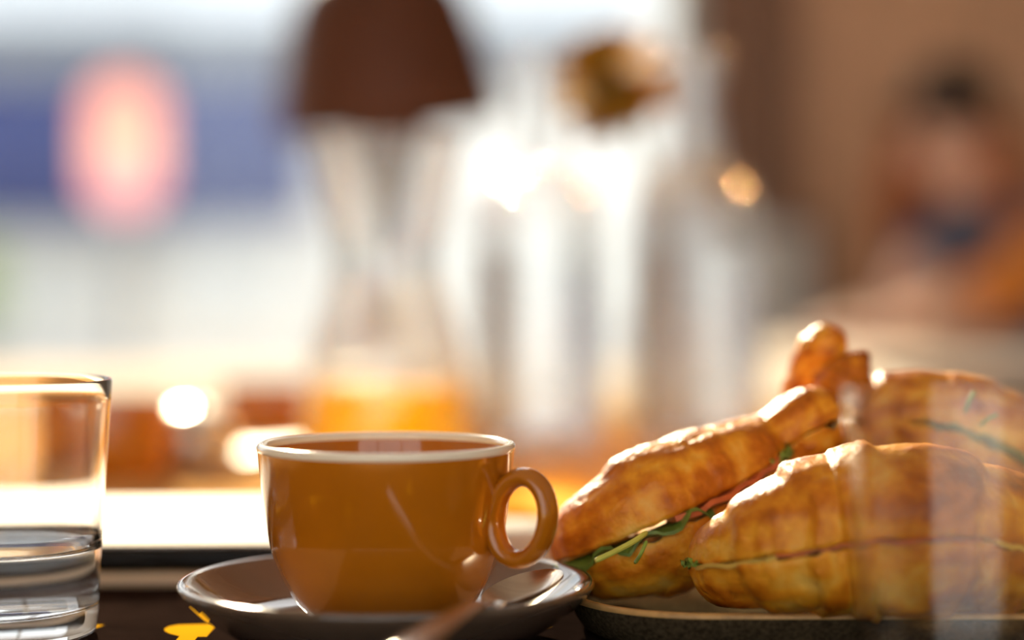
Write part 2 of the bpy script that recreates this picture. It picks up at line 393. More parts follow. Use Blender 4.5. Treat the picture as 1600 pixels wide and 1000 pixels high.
# ================================================================== TABLES
tb = thing('dining_table', 'long honey-coloured wooden table carrying the breakfast', 'table', (0.1, 1.11, 0))
for i in range(11):
    MB().rbox((-0.95 + i * 0.19, 0, T - 0.02), (0.1892, 1.68, 0.04), 0.0012, 1).build('plank', M['wood'], tb, smooth=False)
for x in (-0.9, 0.9):
    for y in (-0.76, 0.76): MB().rbox((x, y, (T - 0.04) / 2), (0.07, 0.07, T - 0.04), 0.005, 1).build('leg', M['wood'], tb, smooth=False)
for y in (-0.76, 0.76): MB().box((0, y, T - 0.08), (1.73, 0.03, 0.08)).build('apron', M['wood'], tb, smooth=False)

Z0 = T + MAT                                # top of the mat
pmx = thing('placemat', 'dark glossy placemat printed with yellow shapes under the cup and plate', 'placemat', (0, 0.66, T))
MB().rbox((0.03, 0.01, MAT / 2), (0.90, 0.56, MAT), 0.0003, 1).build('sheet', M['placemat'], pmx, smooth=False)
def print_shape(poly):
    MB().prism([(x, y - 0.66) for x, y in poly], MAT, MAT + 0.00012).build('printed_shape', M['yellow'], pmx, smooth=False)
def g(px, py):                              # point on the mat
    dd = (ZC - Z0) * FPX / (py - 430); v = P(px, py, dd); return (v.x, v.y)
def half_mushroom(x, y, s, a=0):
    p = [(0, 0), (-0.80, -0.12), (-0.95, -0.30), (-1, -0.55), (-0.95, -0.80), (-0.80, -1.08), (-0.62, -1.28), (-0.55, -1.34), (-0.55, -2.4), (-0.18, -2.4), (-0.18, -1.42), (0, -1.42)]
    return [(x + s * (u * cos(a) - v * sin(a)), y + s * (u * sin(a) + v * cos(a))) for u, v in p]
x, y = g(340, 977); print_shape(half_mushroom(x, y, 0.0190))
x, y = g(163, 979); print_shape([(x, y), (x - 0.06, y), (x - 0.06, y - 0.03), (x - 0.010, y - 0.03)])
x, y = g(862, 980); print_shape([(x, y), (x - 0.010, y + 0.006), (x - 0.018, y - 0.004), (x - 0.004, y - 0.006)])
for (x, y, s, a) in ((-0.24, 0.62, .022, .4), (0.20, 0.55, .02, 2.2), (-0.34, 0.80, .02, 1.0), (-0.12, 0.55, .02, -.6), (0.38, 0.75, .022, .9), (0.05, 0.5, .02, .3)):
    print_shape(half_mushroom(x, y, s, a))

# ================================================================== CUP, SAUCER, SPOON
cx, cy = P(604, 690, 0.712).x, 0.712
WELL = 0.0075
cup_out = [(0.0, 0.0), (0.0265, 0.0), (0.0275, 0.0008), (0.0280, 0.003), (0.0305, 0.0055), (0.0345, 0.0100), (0.0385, 0.0172), (0.0412, 0.0235), (0.0432, 0.0300), (0.0451, 0.0415), (0.0464, 0.0515), (0.0472, 0.0600), (0.0476, 0.0655)]
cup_top = [(0.0474, 0.0662), (0.0450, 0.0662)]
cup_in = [(0.0442, 0.0640), (0.0432, 0.0560), (0.0420, 0.0440), (0.0400, 0.030), (0.0350, 0.0170), (0.0270, 0.0080), (0.0, 0.0055)]
def cup_body(sc=1.0):
    p = cup_out[:3] + smooth_prof(cup_out[3:], 40) + cup_top + smooth_prof(cup_in, 24)
    return MB().lathe([(max(r, 0) * sc, z * sc) for r, z in p], 96)
def cup_handle(sc=1.0, ang=-24):
    pts = []; n = 48; px = 0.0002373
    for k in range(n):
        a = 2 * pi * k / n
        u, w = 44 * px * cos(a), 64 * px * sin(a)
        tl = radians(-9)
        u, w = u * cos(tl) - w * sin(tl), u * sin(tl) + w * cos(tl)
        r = 0.0545 + u; z = (ZC - Z0) - (803 - 430) * px - WELL + w + 0.001
        pts.append(Vector((r * cos(radians(ang)), r * sin(radians(ang)), z)) * sc)
    ax = Vector((-sin(radians(ang)), cos(radians(ang)), 0))
    return MB().tube(pts, 0.0034 * sc, 16, flat=(ax, 1.75), closed=True)
cup = thing('coffee_cup', 'large amber glazed coffee cup in front, on the taupe saucer', 'cup', (cx, cy, Z0 + WELL))
cup_body().build('body', M['cup'], cup, angle=60)
cup_handle().build('handle', M['cup'], cup, angle=80)
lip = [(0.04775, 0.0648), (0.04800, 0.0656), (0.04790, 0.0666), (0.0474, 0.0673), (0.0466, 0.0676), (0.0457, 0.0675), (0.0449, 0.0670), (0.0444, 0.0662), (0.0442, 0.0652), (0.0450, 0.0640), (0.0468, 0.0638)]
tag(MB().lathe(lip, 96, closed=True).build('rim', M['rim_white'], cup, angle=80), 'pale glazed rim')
def coffee(name, label, c, sc):
    r = 0.0434 * sc
    m = MB().lathe([(0, 0.0550 * sc), (r * .9, 0.0550 * sc), (r - 0.0006, 0.0553 * sc), (r - 0.0006, 0.0545 * sc), (r * .93, 0.042 * sc), (0, 0.042 * sc)], 64)
    o = m.build(name, M['coffee'], angle=60); o.location = c; tag(o, label, 'coffee'); return o
coffee('coffee', 'milky brown coffee filling the amber cup in front', cup.location, 1.0)

sau = thing('saucer', 'taupe glazed saucer under the amber coffee cup in front', 'saucer', (cx, cy, Z0))
sp = [(0, 0.0012), (0.040, 0.0012), (0.0415, 0.0), (0.0450, 0.0), (0.0465, 0.0014)] + smooth_prof([(0.050, 0.0026), (0.060, 0.0072), (0.068, 0.0125), (0.0745, 0.0185), (0.0766, 0.0212)], 14) \
   + [(0.0772, 0.0224), (0.0771, 0.0236), (0.0763, 0.0243), (0.0752, 0.0243)] + smooth_prof([(0.0735, 0.0232), (0.0660, 0.0168), (0.0560, 0.0108), (0.0450, 0.0082), (0.0360, 0.0077), (0.0330, 0.0075)], 26) + [(0.0315, 0.0068), (0, 0.0068)]
MB().lathe(sp, 128).build('dish', M['saucer'], sau, angle=60)

def spoon(name, label, path, bowl_c, bowl_dir, bowl_tilt, L=0.043, Wd=0.0275, depth=0.007):
    root = thing(name, label, 'spoon', bowl_c)
    m = MB(); nu, nv = 28, 16
    D = Vector((bowl_dir[0], bowl_dir[1], 0)).normalized(); Sd = Vector((D.y, -D.x, 0))
    R = Quaternion(Sd, bowl_tilt[0]).to_matrix() ; R2 = Quaternion(D, bowl_tilt[1]).to_matrix()
    def pt(u, v, off):
        # u along -1..1 , v across -1..1 ; egg outline
        hw = Wd / 2 * sqrt(max(0, 1 - u * u)) * (1 + 0.14 * u)
        z = -depth * (1 - v * v) * max(0, 1 - u * u) ** 0.75
        return R @ (R2 @ (D * (u * L / 2) + Sd * (v * hw) + Vector((0, 0, z - off))))
    for off in (0, 0.0011):
        for i in range(nu + 1):
            u = -cos(pi * i / nu)
            for j in range(nv + 1): m.v.append(tuple(pt(u, -1 + 2 * j / nv, off)))
    K = (nu + 1) * (nv + 1)
    for i in range(nu):
        for j in range(nv):
            a = i * (nv + 1) + j; q = (a, a + 1, a + nv + 2, a + nv + 1)
            m.f.append(q); m.f.append(tuple(x + K for x in q[::-1]))
        for j in (0, nv):
            a = i * (nv + 1) + j; m.f.append((a, a + nv + 1, a + nv + 1 + K, a + K))
    m.build('bowl', M['steel'], root, angle=70)
    neck = R @ (R2 @ (D * (-L / 2 + 0.002)))
    pts = crom([tuple(neck)] + [tuple(Vector(p) - Vector(bowl_c)) for p in path], 40)
    rad = [0.0034 + 0.0022 * (i / 39) ** 1.5 for i in range(40)]; rad[-1] *= 0.55; rad[-2] *= 0.85
    MB().tube(pts, rad, 12, flat=((0, 0, 1), 0.30)).build('handle', M['steel'], root, angle=70)
    return root
spoon('teaspoon', 'steel teaspoon lying on the saucer beside the amber cup', [(-0.0075, 0.660, Z0 + 0.0222), (-0.0120, 0.642, Z0 + 0.0268), (-0.0205, 0.605, Z0 + 0.0280), (-0.0330, 0.553, Z0 + 0.0275)],
      (0.0030, 0.700, Z0 + 0.0232), (0.42, 0.91), (radians(9), radians(-9)))

# ================================================================== LEFT TUMBLER WITH WATER
def tumbler(name, label, loc, H, rt, rb, wall_=0.0013, base=0.009, m=None, fill=None):
    root = thing(name, label, 'glass', loc)
    out = [(0, 0.0012), (rb * 0.55, 0.0008), (rb - 0.004, 0.0), (rb - 0.001, 0.0012), (rb, 0.0035)] + [(rb + (rt - rb) * t, 0.0035 + (H - 0.0045) * t) for t in [i / 12 for i in range(1, 13)]]
    inn = [(rt - wall_ * 0.3, H), (rt - wall_ * 0.75, H), (rt - wall_, H - 0.0008)] + [(rb - wall_ * 1.4 + (rt - rb + wall_ * .4) * t, base + 0.004 + (H - base - 0.006) * t) for t in [i / 12 for i in range(11, -1, -1)]] + [(rb - wall_ * 1.4 - 0.0012, base + 0.0012), (rb - wall_ * 1.4 - 0.005, base), (0, base + 0.001)]
    if fill:            # the liquid sits inside the solid: cut the cavity at the liquid's surface
        inn = [q for q in inn[:-3] if q[1] > fill + 0.003]
        r_ = inn[-1][0] - (inn[-1][1] - fill) * (rt - rb) / H
        inn += [(r_, fill + 0.0012), (r_ - 0.0006, fill + 0.0004), (r_ - 0.002, fill), (0, fill)]
    MB().lathe(out + inn, 96).build('tumbler_wall', m or M['glass'], root, angle=50)
    return root
gx = P(172, 592, 0.727).x - 0.0425
tumbler('water_tumbler', 'clear straight tumbler half full of water beside the amber cup', (gx, 0.727, Z0), 0.0975, 0.0425, 0.0365, fill=0.034)
zw = 0.034; rw = lambda z: 0.0365 + 0.006 * z / 0.0975 - 0.0015
wm = MB().lathe([(0, 0.0105), (0.0285, 0.0105), (0.0325, 0.0112), (rw(0.014), 0.0135), (rw(zw), zw - 0.0006), (rw(zw) - 0.0008, zw - 0.0002), (0, zw - 0.0002)], 96)
wo = wm.build('water', M['water'], angle=60); wo.location = (gx, 0.727, Z0); tag(wo, 'still water filling the lower third of the left tumbler', 'water', kind='thing')
# near tumbler, right foreground
gx2 = P(1318, 600, 0.60).x + 0.0425
tumbler('empty_tumbler', 'blurred empty tumbler close in front of the croissants', (gx2, 0.60, Z0), 0.102, 0.0425, 0.0365, m=M['glass_front'])

# ================================================================== TRAY STACK BEHIND THE CUP
ry = radians(2.0); rot = Matrix.Rotation(ry, 3, 'Z')
ts = Vector((-0.176, 0.933, T + MAT))
def rrect(hx, hy, r, n=8):
    p = []
    for sx, sy, a0 in ((1, 1, 0), (-1, 1, pi / 2), (-1, -1, pi), (1, -1, 3 * pi / 2)):
        for k in range(n + 1):
            a = a0 + pi / 2 * k / n; p.append((sx * (hx - r) + r * cos(a), sy * (hy - r) + r * sin(a)))
    return p
def slab(hx, hy, r, z0, z1, edge=0.002):
    """rounded slab with a bulged edge"""
    m = MB(); n = None; rings = []
    h = (z1 - z0)
    for t in range(9):
        a = -pi / 2 + pi * t / 8; ins = edge * (1 - cos(a)); z = (z0 + z1) / 2 + h / 2 * sin(a)
        p = rrect(hx - ins, hy - ins, max(r - ins, 0.0005)); n = len(p)
        rings.append(len(m.v)); m.v += [(x, y, z) for x, y in p]
    for a, b in zip(rings, rings[1:]):
        for k in range(n): m.f.append((a + k, a + (k + 1) % n, b + (k + 1) % n, b + k))
    m.f.append(tuple(range(n))[::-1]); m.f.append(tuple(rings[-1] + k for k in range(n)))
    return m
o = slab(0.168, 0.094, 0.018, 0, 0.0055, 0.0015).build('cream_board', M['cream']); o.location = ts; o.rotation_euler.z = ry
tag(o, 'cream serving board under the black tray behind the cup', 'board')
o = slab(0.160, 0.090, 0.020, 0.0055, 0.0168, 0.0045).build('black_tray', M['black']); o.location = ts; o.rotation_euler.z = ry
tag(o, 'black lacquered tray with a rounded edge behind the cup', 'tray')
o = slab(0.1545, 0.0852, 0.018, 0.0168, 0.0182, 0.0005).build('paper_napkin', M['paper']); o.location = ts; o.rotation_euler.z = ry
tag(o, 'white paper napkin lying flat on the black tray', 'napkin')

o = MB().rbox((0, 0, 0.011), (0.036, 0.052, 0.022), 0.004).build('sugar_box', M['paper']); o.location = (P(828, 840, 0.875).x, 0.885, T + MAT); o.rotation_euler.z = radians(-8)
tag(o, 'small white paper box right of the tray, seen under the cup handle', 'box')

# ================================================================== CROISSANT PLATE
pc = Vector((0.1635, 0.768, Z0))
pd = thing('croissant_plate', 'dark speckled stoneware plate under the filled croissants', 'plate', pc)
def ring_sweep(levels, hx, hy, r):
    m = MB(); rings = []
    for ins, z in levels:
        p = rrect(hx - ins, hy - ins, max(r - ins, 0.001), 12); rings.append(len(m.v)); m.v += [(x, y, z) for x, y in p]; n = len(p)
    for a, b in zip(rings, rings[1:]):
        for k in range(n): m.f.append((a + k, a + (k + 1) % n, b + (k + 1) % n, b + k))
    m.f.append(tuple(range(n))[::-1]); m.f.append(tuple(rings[-1] + k for k in range(n)))
    return m
HX, HY, HR = 0.142, 0.0815, 0.050
ring_sweep([(0.013, 0), (0.0095, 0.0002), (0.006, 0.0025), (0.003, 0.0065), (0.0008, 0.0115), (0.0003, 0.0138), (0.0042, 0.0138), (0.0052, 0.0115), (0.008, 0.0068), (0.013, 0.0045), (0.020, 0.0042)], HX, HY, HR).build('dish', M['stoneware'], pd, angle=60)
rm = MB(); rings = []
for ins, z in ((0.0002, 0.0134), (0.0, 0.0144), (0.0012, 0.0153), (0.0032, 0.0153), (0.0045, 0.0145), (0.0046, 0.0134)):
    p = rrect(HX - ins, HY - ins, HR - ins, 12); rings.append(len(rm.v)); rm.v += [(x, y, z) for x, y in p]; n = len(p)
for a, b in zip(rings, rings[1:] + rings[:1]):
    for k in range(n): rm.f.append((a + k, a + (k + 1) % n, b + (k + 1) % n, b + k))
rm.build('rim', M['rim_glaze'], pd, angle=70)

# ================================================================== CROISSANTS
def croissant(name, label, ctrl, up, k=7.0, mid=0.45, seed=0, gap=None, ridge=0.13, skew=0.35, sq=2.3, fill=(), flap=None, tear=0.0, N=190):
    """ctrl: (px, py, d, half width px, half height px) along the roll; up: normal of the cut"""
    up = Vector(up).normalized()
    pts = []
    for px, py, dd, rs, ru in ctrl:
        v = P(px, py, dd); pts.append((v.x, v.y, v.z, rs * dd / FPX, ru * dd / FPX))
    c = crom(pts, N)
    base = Vector((sum(p[0] for p in c) / N, sum(p[1] for p in c) / N, min(p[2] - p[4] for p in c)))
    root = thing(name, label, 'croissant', base, group='filled croissants on the plate')
    fr = []
    for i in range(N):
        t = (Vector(c[min(i + 2, N - 1)][:3]) - Vector(c[max(i - 2, 0)][:3])).normalized()
        u = (up - t * up.dot(t)).normalized(); fr.append((Vector(c[i][:3]), t, t.cross(u), u))
    sd = Vector((seed * 13.7, seed * 5.1, seed * 2.3))
    gp = gap or (lambda s: 0.0)
    def surf(i, th, sgn):
        """point on the crust: th 0..pi from one cut edge over the back to the other"""
        s = i / (N - 1); p, t, sdv, u = fr[i]
        a = th * sgn
        ca, sa = cos(a), sin(a)
        den = (abs(ca) ** sq + abs(sa) ** sq) ** (-1 / sq)
        dist = abs(s - mid)
        wob = 0.28 * noise.noise(Vector((s * 3, th * 1.2 * sgn, 3.1)) + sd)
        ph = k * dist * 1.15 + skew * (abs(ca) - 0.5) + wob + (0.5 if s > mid else 0.1)
        fr_ = ph - math.floor(ph)
        # rises outward then drops: the edge of a rolled layer
        st = fr_ if fr_ < 0.86 else 0.86 * (1 - (fr_ - 0.86) / 0.14) ** 1.5
        q = Vector((s * 60, th * 3.2 * sgn, 0)) + sd
        fine = noise.noise(q) * 0.5 + noise.noise(q * 2.3) * 0.3 + noise.noise(Vector((s * 17, th * 7, 4)) + sd) * 0.55
        f = 1 + ridge * (st - 0.5) + 0.032 * fine + 0.05 * noise.noise(Vector((s * 6, th * 2 * sgn, 9)) + sd)
        r1, r2 = c[i][3] * f * den, c[i][4] * f * den
        tone = 0.03 + 0.20 * st + 0.34 * noise.noise(Vector((s * 9, th * 3 * sgn, 1)) + sd) + 0.18 * fine
        tone += 0.16 * (sa * sgn) if sgn > 0 else 0.10 * abs(sa)
        return p + sdv * (ca * r1) + u * (sa * r2 + sgn * gp(s) * 0.5), tone
    Mn = 44
    for sgn, nm in ((1, 'top_half'), (-1, 'bottom_half')):
        vs_, fs_, tone, mi = [], [], [], []
        ring = []
        for i in range(N):
            row = []
            s = i / (N - 1)
            edge = 0.0009 * noise.noise(Vector((s * 45, sgn * 3, 0)) + sd) + (tear * max(0, noise.noise(Vector((s * 24, 7, sgn)) + sd)) if sgn < 0 else 0)
            for j in range(Mn + 1):
                q, tn = surf(i, pi * j / Mn, sgn)
                w = max(0, 1 - j / 3) + max(0, 1 - (Mn - j) / 3)
                q = q + fr[i][3] * (sgn * edge * w)
                row.append(len(vs_)); vs_.append(q); tone.append(tn)
            # cut face back from edge to edge
            A, B = vs_[row[-1]], vs_[row[0]]
            for j in range(1, 9):
                f = j / 9; q = A.lerp(B, f) + fr[i][3] * (sgn * 0.0016 * sin(pi * f) + 0.0006 * noise.noise(A * 900 + Vector((j, 0, 0))))
                row.append(len(vs_)); vs_.append(q); tone.append(0.05)
            ring.append(row)
        L = len(ring[0])
        for i in range(N - 1):
            for j in range(L):
                j2 = (j + 1) % L
                fs_.append((ring[i][j], ring[i][j2], ring[i + 1][j2], ring[i + 1][j])); mi.append(0 if j < Mn else 1)
        for row, p in ((ring[0], fr[0][0] - fr[0][1] * 0.0015), (ring[-1], fr[-1][0] + fr[-1][1] * 0.0015)):
            ce = len(vs_); vs_.append(p); tone.append(0.7)
            for j in range(L): fs_.append((row[j], row[(j + 1) % L], ce)); mi.append(0)
        mb = MB(); mb.v = [tuple(v) for v in vs_]; mb.f = fs_
        o = mb.build(nm, M['crust'], root, off=base, angle=180)
        o.data.materials.append(M['crumb'])
        o.data.polygons.foreach_set('material_index', mi)
        at = o.data.attributes.new('tone', 'FLOAT', 'POINT'); at.data.foreach_set('value', tone)
    # fillings: (name, material, s0, s1, side(+1/-1), out mm, thick mm, lift mm, wave)
    for nm, mt, s0, s1, side, out, th, lift, wave in fill:
        m = MB(); n = 34; K = 7
        rows = []
        for a in range(n):
            s = s0 + (s1 - s0) * a / (n - 1); i = min(N - 1, int(s * (N - 1))); p, t, sdv, u = fr[i]
            w = c[i][3]; taper = min(1, 4 * min(a, n - 1 - a) / (n - 1) + 0.12)
            rj = 0.6 + 0.4 * noise.noise(Vector((s * 30, lift * 1e3, seed)))
            row = []
            for b in range(K):
                f = b / (K - 1)
                x_ = side * (w * 0.45 + (w * 0.55 + out * taper * rj) * f)
                z_ = lift + wave * f * f * sin(a * 0.9 + seed) * 0.8 + wave * f * noise.noise(Vector((a * .35, b * .5, seed)))
                row.append(p + sdv * x_ + u * z_)
            rows.append(row)
        for dz in (0.5, -0.5):
            for row, a in zip(rows, range(n)):
                i = min(N - 1, int((s0 + (s1 - s0) * a / (n - 1)) * (N - 1)))
                for q in row: m.v.append(tuple(q + fr[i][3] * (dz * th)))
        Q = n * K
        for a in range(n - 1):
            for b in range(K - 1):
                i0 = a * K + b; f_ = (i0, i0 + 1, i0 + K + 1, i0 + K); m.f.append(f_); m.f.append(tuple(x + Q for x in f_[::-1]))
            for b in (0, K - 1):
                i0 = a * K + b; m.f.append((i0, i0 + K, i0 + K + Q, i0 + Q))
        for a in (0, n - 1):
            for b in range(K - 1):
                i0 = a * K + b; m.f.append((i0, i0 + 1, i0 + 1 + Q, i0 + Q))
        m.build(nm, mt, root, off=base, angle=50)
    return root, base

bump_ = lambda s, a, b, h: h * max(0.0, sin(pi * min(1, max(0, (s - a) / (b - a))))) ** 0.6
# A: tilted croissant on the left. s=0 left end, s=1 upper right tip
crA, baseA = croissant('croissant', 'tilted croissant nearest the cup, split open over green leaves and ham',
    [(952, 862, 0.796, 30, 30), (922, 858, 0.778, 58, 58), (944, 848, 0.760, 80, 80), (1010, 822, 0.756, 100, 106), (1085, 788, 0.763, 96, 104), (1155, 746, 0.774, 84, 88), (1212, 704, 0.782, 66, 64), (1256, 672, 0.782, 62, 62), (1288, 658, 0.786, 55, 58), (1304, 652, 0.788, 30, 32)],
    (-0.42, 0.02, 0.90), k=6.0, mid=0.45, seed=1, ridge=0.06, skew=0.5,
    gap=lambda s: bump_(s, 0.05, 0.66, 0.0046), tear=0.005,
    fill=[('lettuce_leaf', M['leaf_dark'], 0.14, 0.42, 1, 0.0062, 0.0014, -0.0010, 0.0030),
          ('ham_slice', M['ham'], 0.36, 0.64, 1, 0.0034, 0.0022, 0.0004, 0.0008),
          ('lettuce_leaf', M['leaf'], 0.58, 0.70, 1, 0.0052, 0.0024, 0.0008, 0.0014)])
# B: front right croissant
croissant('croissant', 'front croissant lying flat, split level with cheese folds at its end',
    [(1180, 876, 0.740, 30, 30), (1142, 884, 0.721, 58, 52), (1160, 874, 0.703, 80, 76), (1220, 854, 0.695, 112, 106), (1300, 836, 0.694, 130, 124), (1410, 828, 0.693, 138, 132), (1520, 842, 0.704, 124, 116), (1620, 862, 0.712, 104, 94), (1710, 886, 0.730, 70, 62), (1750, 900, 0.748, 26, 26)],
    (-0.05, 0.0, 1.0), k=8.0, mid=0.46, seed=2, ridge=0.11, skew=0.30,
    gap=lambda s: bump_(s, 0.06, 0.95, 0.0016), tear=0.0012,
    fill=[('cheese_slice', M['cheese'], 0.08, 0.34, 1, 0.0012, 0.0016, -0.0004, 0.0005),
          ('lettuce_leaf', M['leaf'], 0.10, 0.22, 1, 0.0050, 0.0010, 0.0014, 0.0014),
          ('ham_slice', M['ham'], 0.34, 0.60, 1, 0.0006, 0.0010, 0.0002, 0.0005),
          ('cheese_slice', M['cheese'], 0.62, 0.88, 1, 0.0018, 0.0018, 0.0, 0.0006)])
# C: croissant at the back with its horn standing up
crC, baseC = croissant('croissant', 'rear croissant with its pointed horn standing up above the others',
    [(1304, 516, 0.816, 20, 22), (1292, 538, 0.818, 36, 36), (1276, 578, 0.822, 44, 43), (1280, 640, 0.826, 58, 56), (1345, 676, 0.824, 90, 88), (1440, 682, 0.820, 108, 103), (1540, 712, 0.816, 108, 102), (1630, 768, 0.810, 96, 90), (1700, 836, 0.806, 66, 64), (1726, 876, 0.804, 28, 30)],
    (0.30, 0.22, 0.90), k=7.0, mid=0.58, seed=3, ridge=0.08, skew=0.4,
    gap=lambda s: bump_(s, 0.52, 0.95, 0.0040), tear=0.003,
    fill=[('lettuce_leaf', M['leaf_dark'], 0.56, 0.80, 1, 0.0022, 0.0010, 0.0, 0.0016)])
# the second peak: a folded corner of dough beside the horn
fl = crom([(*P(1300, 640, 0.806), 0.010), (*P(1318, 604, 0.806), 0.0115), (*P(1334, 576, 0.806), 0.0085), (*P(1345, 556, 0.807), 0.0042), (*P(1347, 548, 0.807), 0.0015)], 26)
m = MB().tube([p[:3] for p in fl], [p[3] * (1 + 0.05 * sin(i * 1.7)) for i, p in enumerate(fl)], 20)
m.v = [tuple(Vector(v) + Vector((1, 1, 1)) * 0.0010 * noise.noise(Vector(v) * 160)) for v in m.v]
fo = m.build('dough_corner', M['crust'], crC, off=baseC, angle=180)
fo.data.attributes.new('tone', 'FLOAT', 'POINT').data.foreach_set('value', [0.35 + 0.2 * noise.noise(Vector(v) * 200) for v in m.v])
# pale stalks poking out of the fillings
def stalk(root, base, pts, r, mt, nm='stalk'):
    p = crom([tuple(P(*q)) for q in pts], 14)
    MB().tube(p, [r * (1.0 if 0 < i < 13 else 0.7) for i in range(14)], 8).build(nm, mt, root, off=base)
stalk(crA, baseA, [(930, 876, 0.700), (958, 863, 0.704), (990, 846, 0.712), (1010, 832, 0.722)], 0.0011, M['stalk'])
stalk(crA, baseA, [(992, 880, 0.704), (1001, 866, 0.708), (1010, 846, 0.716)], 0.0007, M['leaf'])
stalk(crC, baseC, [(1508, 644, 0.776), (1514, 628, 0.772), (1522, 612, 0.774)], 0.0009, M['leaf'])
stalk(crC, baseC, [(1532, 664, 0.772), (1545, 654, 0.768), (1558, 648, 0.770)], 0.0008, M['leaf'])

# ================================================================== CARAFE OF JUICE
kd = 1.30; kx = P(604, 600, kd).x
ca = thing('juice_carafe', 'flared glass carafe holding orange juice behind the cup', 'carafe', (kx, kd, T))
co = [(0, 0.002), (0.050, 0.0), (0.0565, 0.004), (0.0580, 0.012)] + smooth_prof([(0.0585, 0.020), (0.0575, 0.055), (0.0520, 0.090), (0.0430, 0.120), (0.0385, 0.140), (0.0390, 0.158), (0.0440, 0.185), (0.0505, 0.212), (0.0545, 0.229)], 44)
ci = [(0.0542, 0.2308), (0.0530, 0.2308)] + [(r - 0.0022, z) for r, z in smooth_prof([(0.0545, 0.229), (0.0505, 0.212), (0.0440, 0.185), (0.0390, 0.158), (0.0385, 0.140), (0.0430, 0.120), (0.0520, 0.090), (0.0575, 0.055), (0.0582, 0.020), (0.0550, 0.010)], 44)] + [(0, 0.0075)]
MB().lathe(co + ci, 80).build('carafe_wall', M['carafe_glass'], ca, angle=60)
jl = 0.0625
jm = MB().lathe([(0, 0.0082), (0.0515, 0.0105), (0.0553, 0.020), (0.0551, 0.040), (0.0545, 0.055), (0.0537, jl), (0, jl)], 64)
jo = jm.build('orange_juice', M['juice'], angle=60); jo.location = (kx, kd, T); tag(jo, 'bright orange juice filling the bottom of the flared carafe', 'juice')

# ================================================================== BOTTLES
def bottle(name, label, px, dd, R, H, rn, zsh, group='clear glass water bottles'):
    root = thing(name, label, 'bottle', (P(px, 600, dd).x, dd, T), group=group)
    w = 0.0028
    sh = smooth_prof([(R, zsh - 0.030), (R * 0.99, zsh - 0.006), (R * 0.90, zsh + 0.014), (R * 0.70, zsh + 0.027), (R * 0.48, zsh + 0.034), (rn * 1.12, zsh + 0.046), (rn, zsh + 0.066)], 30)
    out = [(0, 0.022), (R * 0.25, 0.020), (R * 0.55, 0.011), (R - 0.006, 0), (R - 0.001, 0.003), (R, 0.008)] + [(R, 0.01 + (zsh - 0.045) * i / 8) for i in range(9)] + sh + [(rn, H - 0.020), (rn * 1.22, H - 0.018), (rn * 1.25, H - 0.010), (rn * 1.22, H - 0.002), (rn * 1.08, H)]
    inn = [(rn * 0.9, H), (rn - w * .8, H - 0.006)] + [(r - w, z) for r, z in sh[::-1]] + [(R - w, 0.03), (R - w, 0.020), (R - 0.010, 0.012), (R * 0.5, 0.020), (R * 0.2, 0.026), (0, 0.027)]
    bm_ = MB().lathe(out + inn, 144)
    for i_, v_ in enumerate(bm_.v):
        r_ = math.hypot(v_[0], v_[1])
        if r_ > R - 0.0006 and 0.02 < v_[2] < zsh - 0.03:
            f_ = 1 + 0.0007 / R * cos(28 * math.atan2(v_[1], v_[0])); bm_.v[i_] = (v_[0] * f_, v_[1] * f_, v_[2])
    bm_.build('bottle_wall', M['bottle_glass'], root, angle=50)
    return root
bottle('glass_bottle', 'clear glass bottle standing nearer the juice carafe', 842, 1.45, 0.0500, 0.306, 0.0165, 0.183)
bottle('glass_bottle', 'clear glass bottle on the right, in front of the dark timber post', 1088, 1.45, 0.0490, 0.308, 0.0180, 0.186)
def bottle_water(label, px, dd, R_, lvl):
    r = R_ - 0.0031
    o = MB().lathe([(0, 0.0275), (R_ * 0.2, 0.0265), (R_ * 0.5, 0.0205), (R_ - 0.0105, 0.0125), (r, 0.0205), (r, lvl), (0, lvl)], 96).build('water', M['bottle_water'], angle=60)
    o.location = (P(px, 600, dd).x, dd, T); tag(o, label, 'water', kind='thing')
bottle_water('water filling the bottle nearer the juice carafe up to its shoulder', 842, 1.45, 0.0500, 0.152)
bottle_water('water filling the right bottle up to its shoulder', 1088, 1.45, 0.0490, 0.154)
# bud vase with flower
bd = 1.60; bx = P(1026, 500, bd).x
bv = thing('bud_vase', 'slim clear bud vase between the two glass bottles', 'vase', (bx, bd, T))
vo = [(0, 0.004), (0.026, 0.0), (0.0285, 0.004)] + smooth_prof([(0.029, 0.010), (0.029, 0.075), (0.024, 0.110), (0.0150, 0.145), (0.0125, 0.180), (0.0140, 0.210), (0.0170, 0.225)], 34)
vi = [(0.0165, 0.2265), (0.0155, 0.2265)] + [(r - 0.002, z) for r, z in smooth_prof([(0.0170, 0.225), (0.0140, 0.210), (0.0125, 0.180), (0.0150, 0.145), (0.024, 0.110), (0.029, 0.075), (0.029, 0.014)], 34)] + [(0, 0.010)]
MB().lathe(vo + vi, 48).build('vase_wall', M['bottle_glass'], bv, angle=50)
fw = thing('flower', 'ochre many-petalled flower drooping from the slim bud vase', 'flower', (bx, bd, T + 0.012))
fb = Vector((bx, bd, T + 0.012))
hd = P(956, 132, 1.57)
sm = crom([(bx + 0.006, bd, T + 0.014), (bx + 0.002, bd, T + 0.12), (bx - 0.002, bd, T + 0.215), tuple(P(1000, 215, 1.59)), tuple(P(985, 170, 1.58)), tuple(hd + Vector((0.004, 0, -0.004)))], 40)
MB().tube(sm, [0.0026 + 0.0035 * max(0, (i - 30) / 9) for i in range(40)], 10).build('stem', M['stem'], fw, off=fb)
lm = MB(); lb = P(992, 222, 1.585)
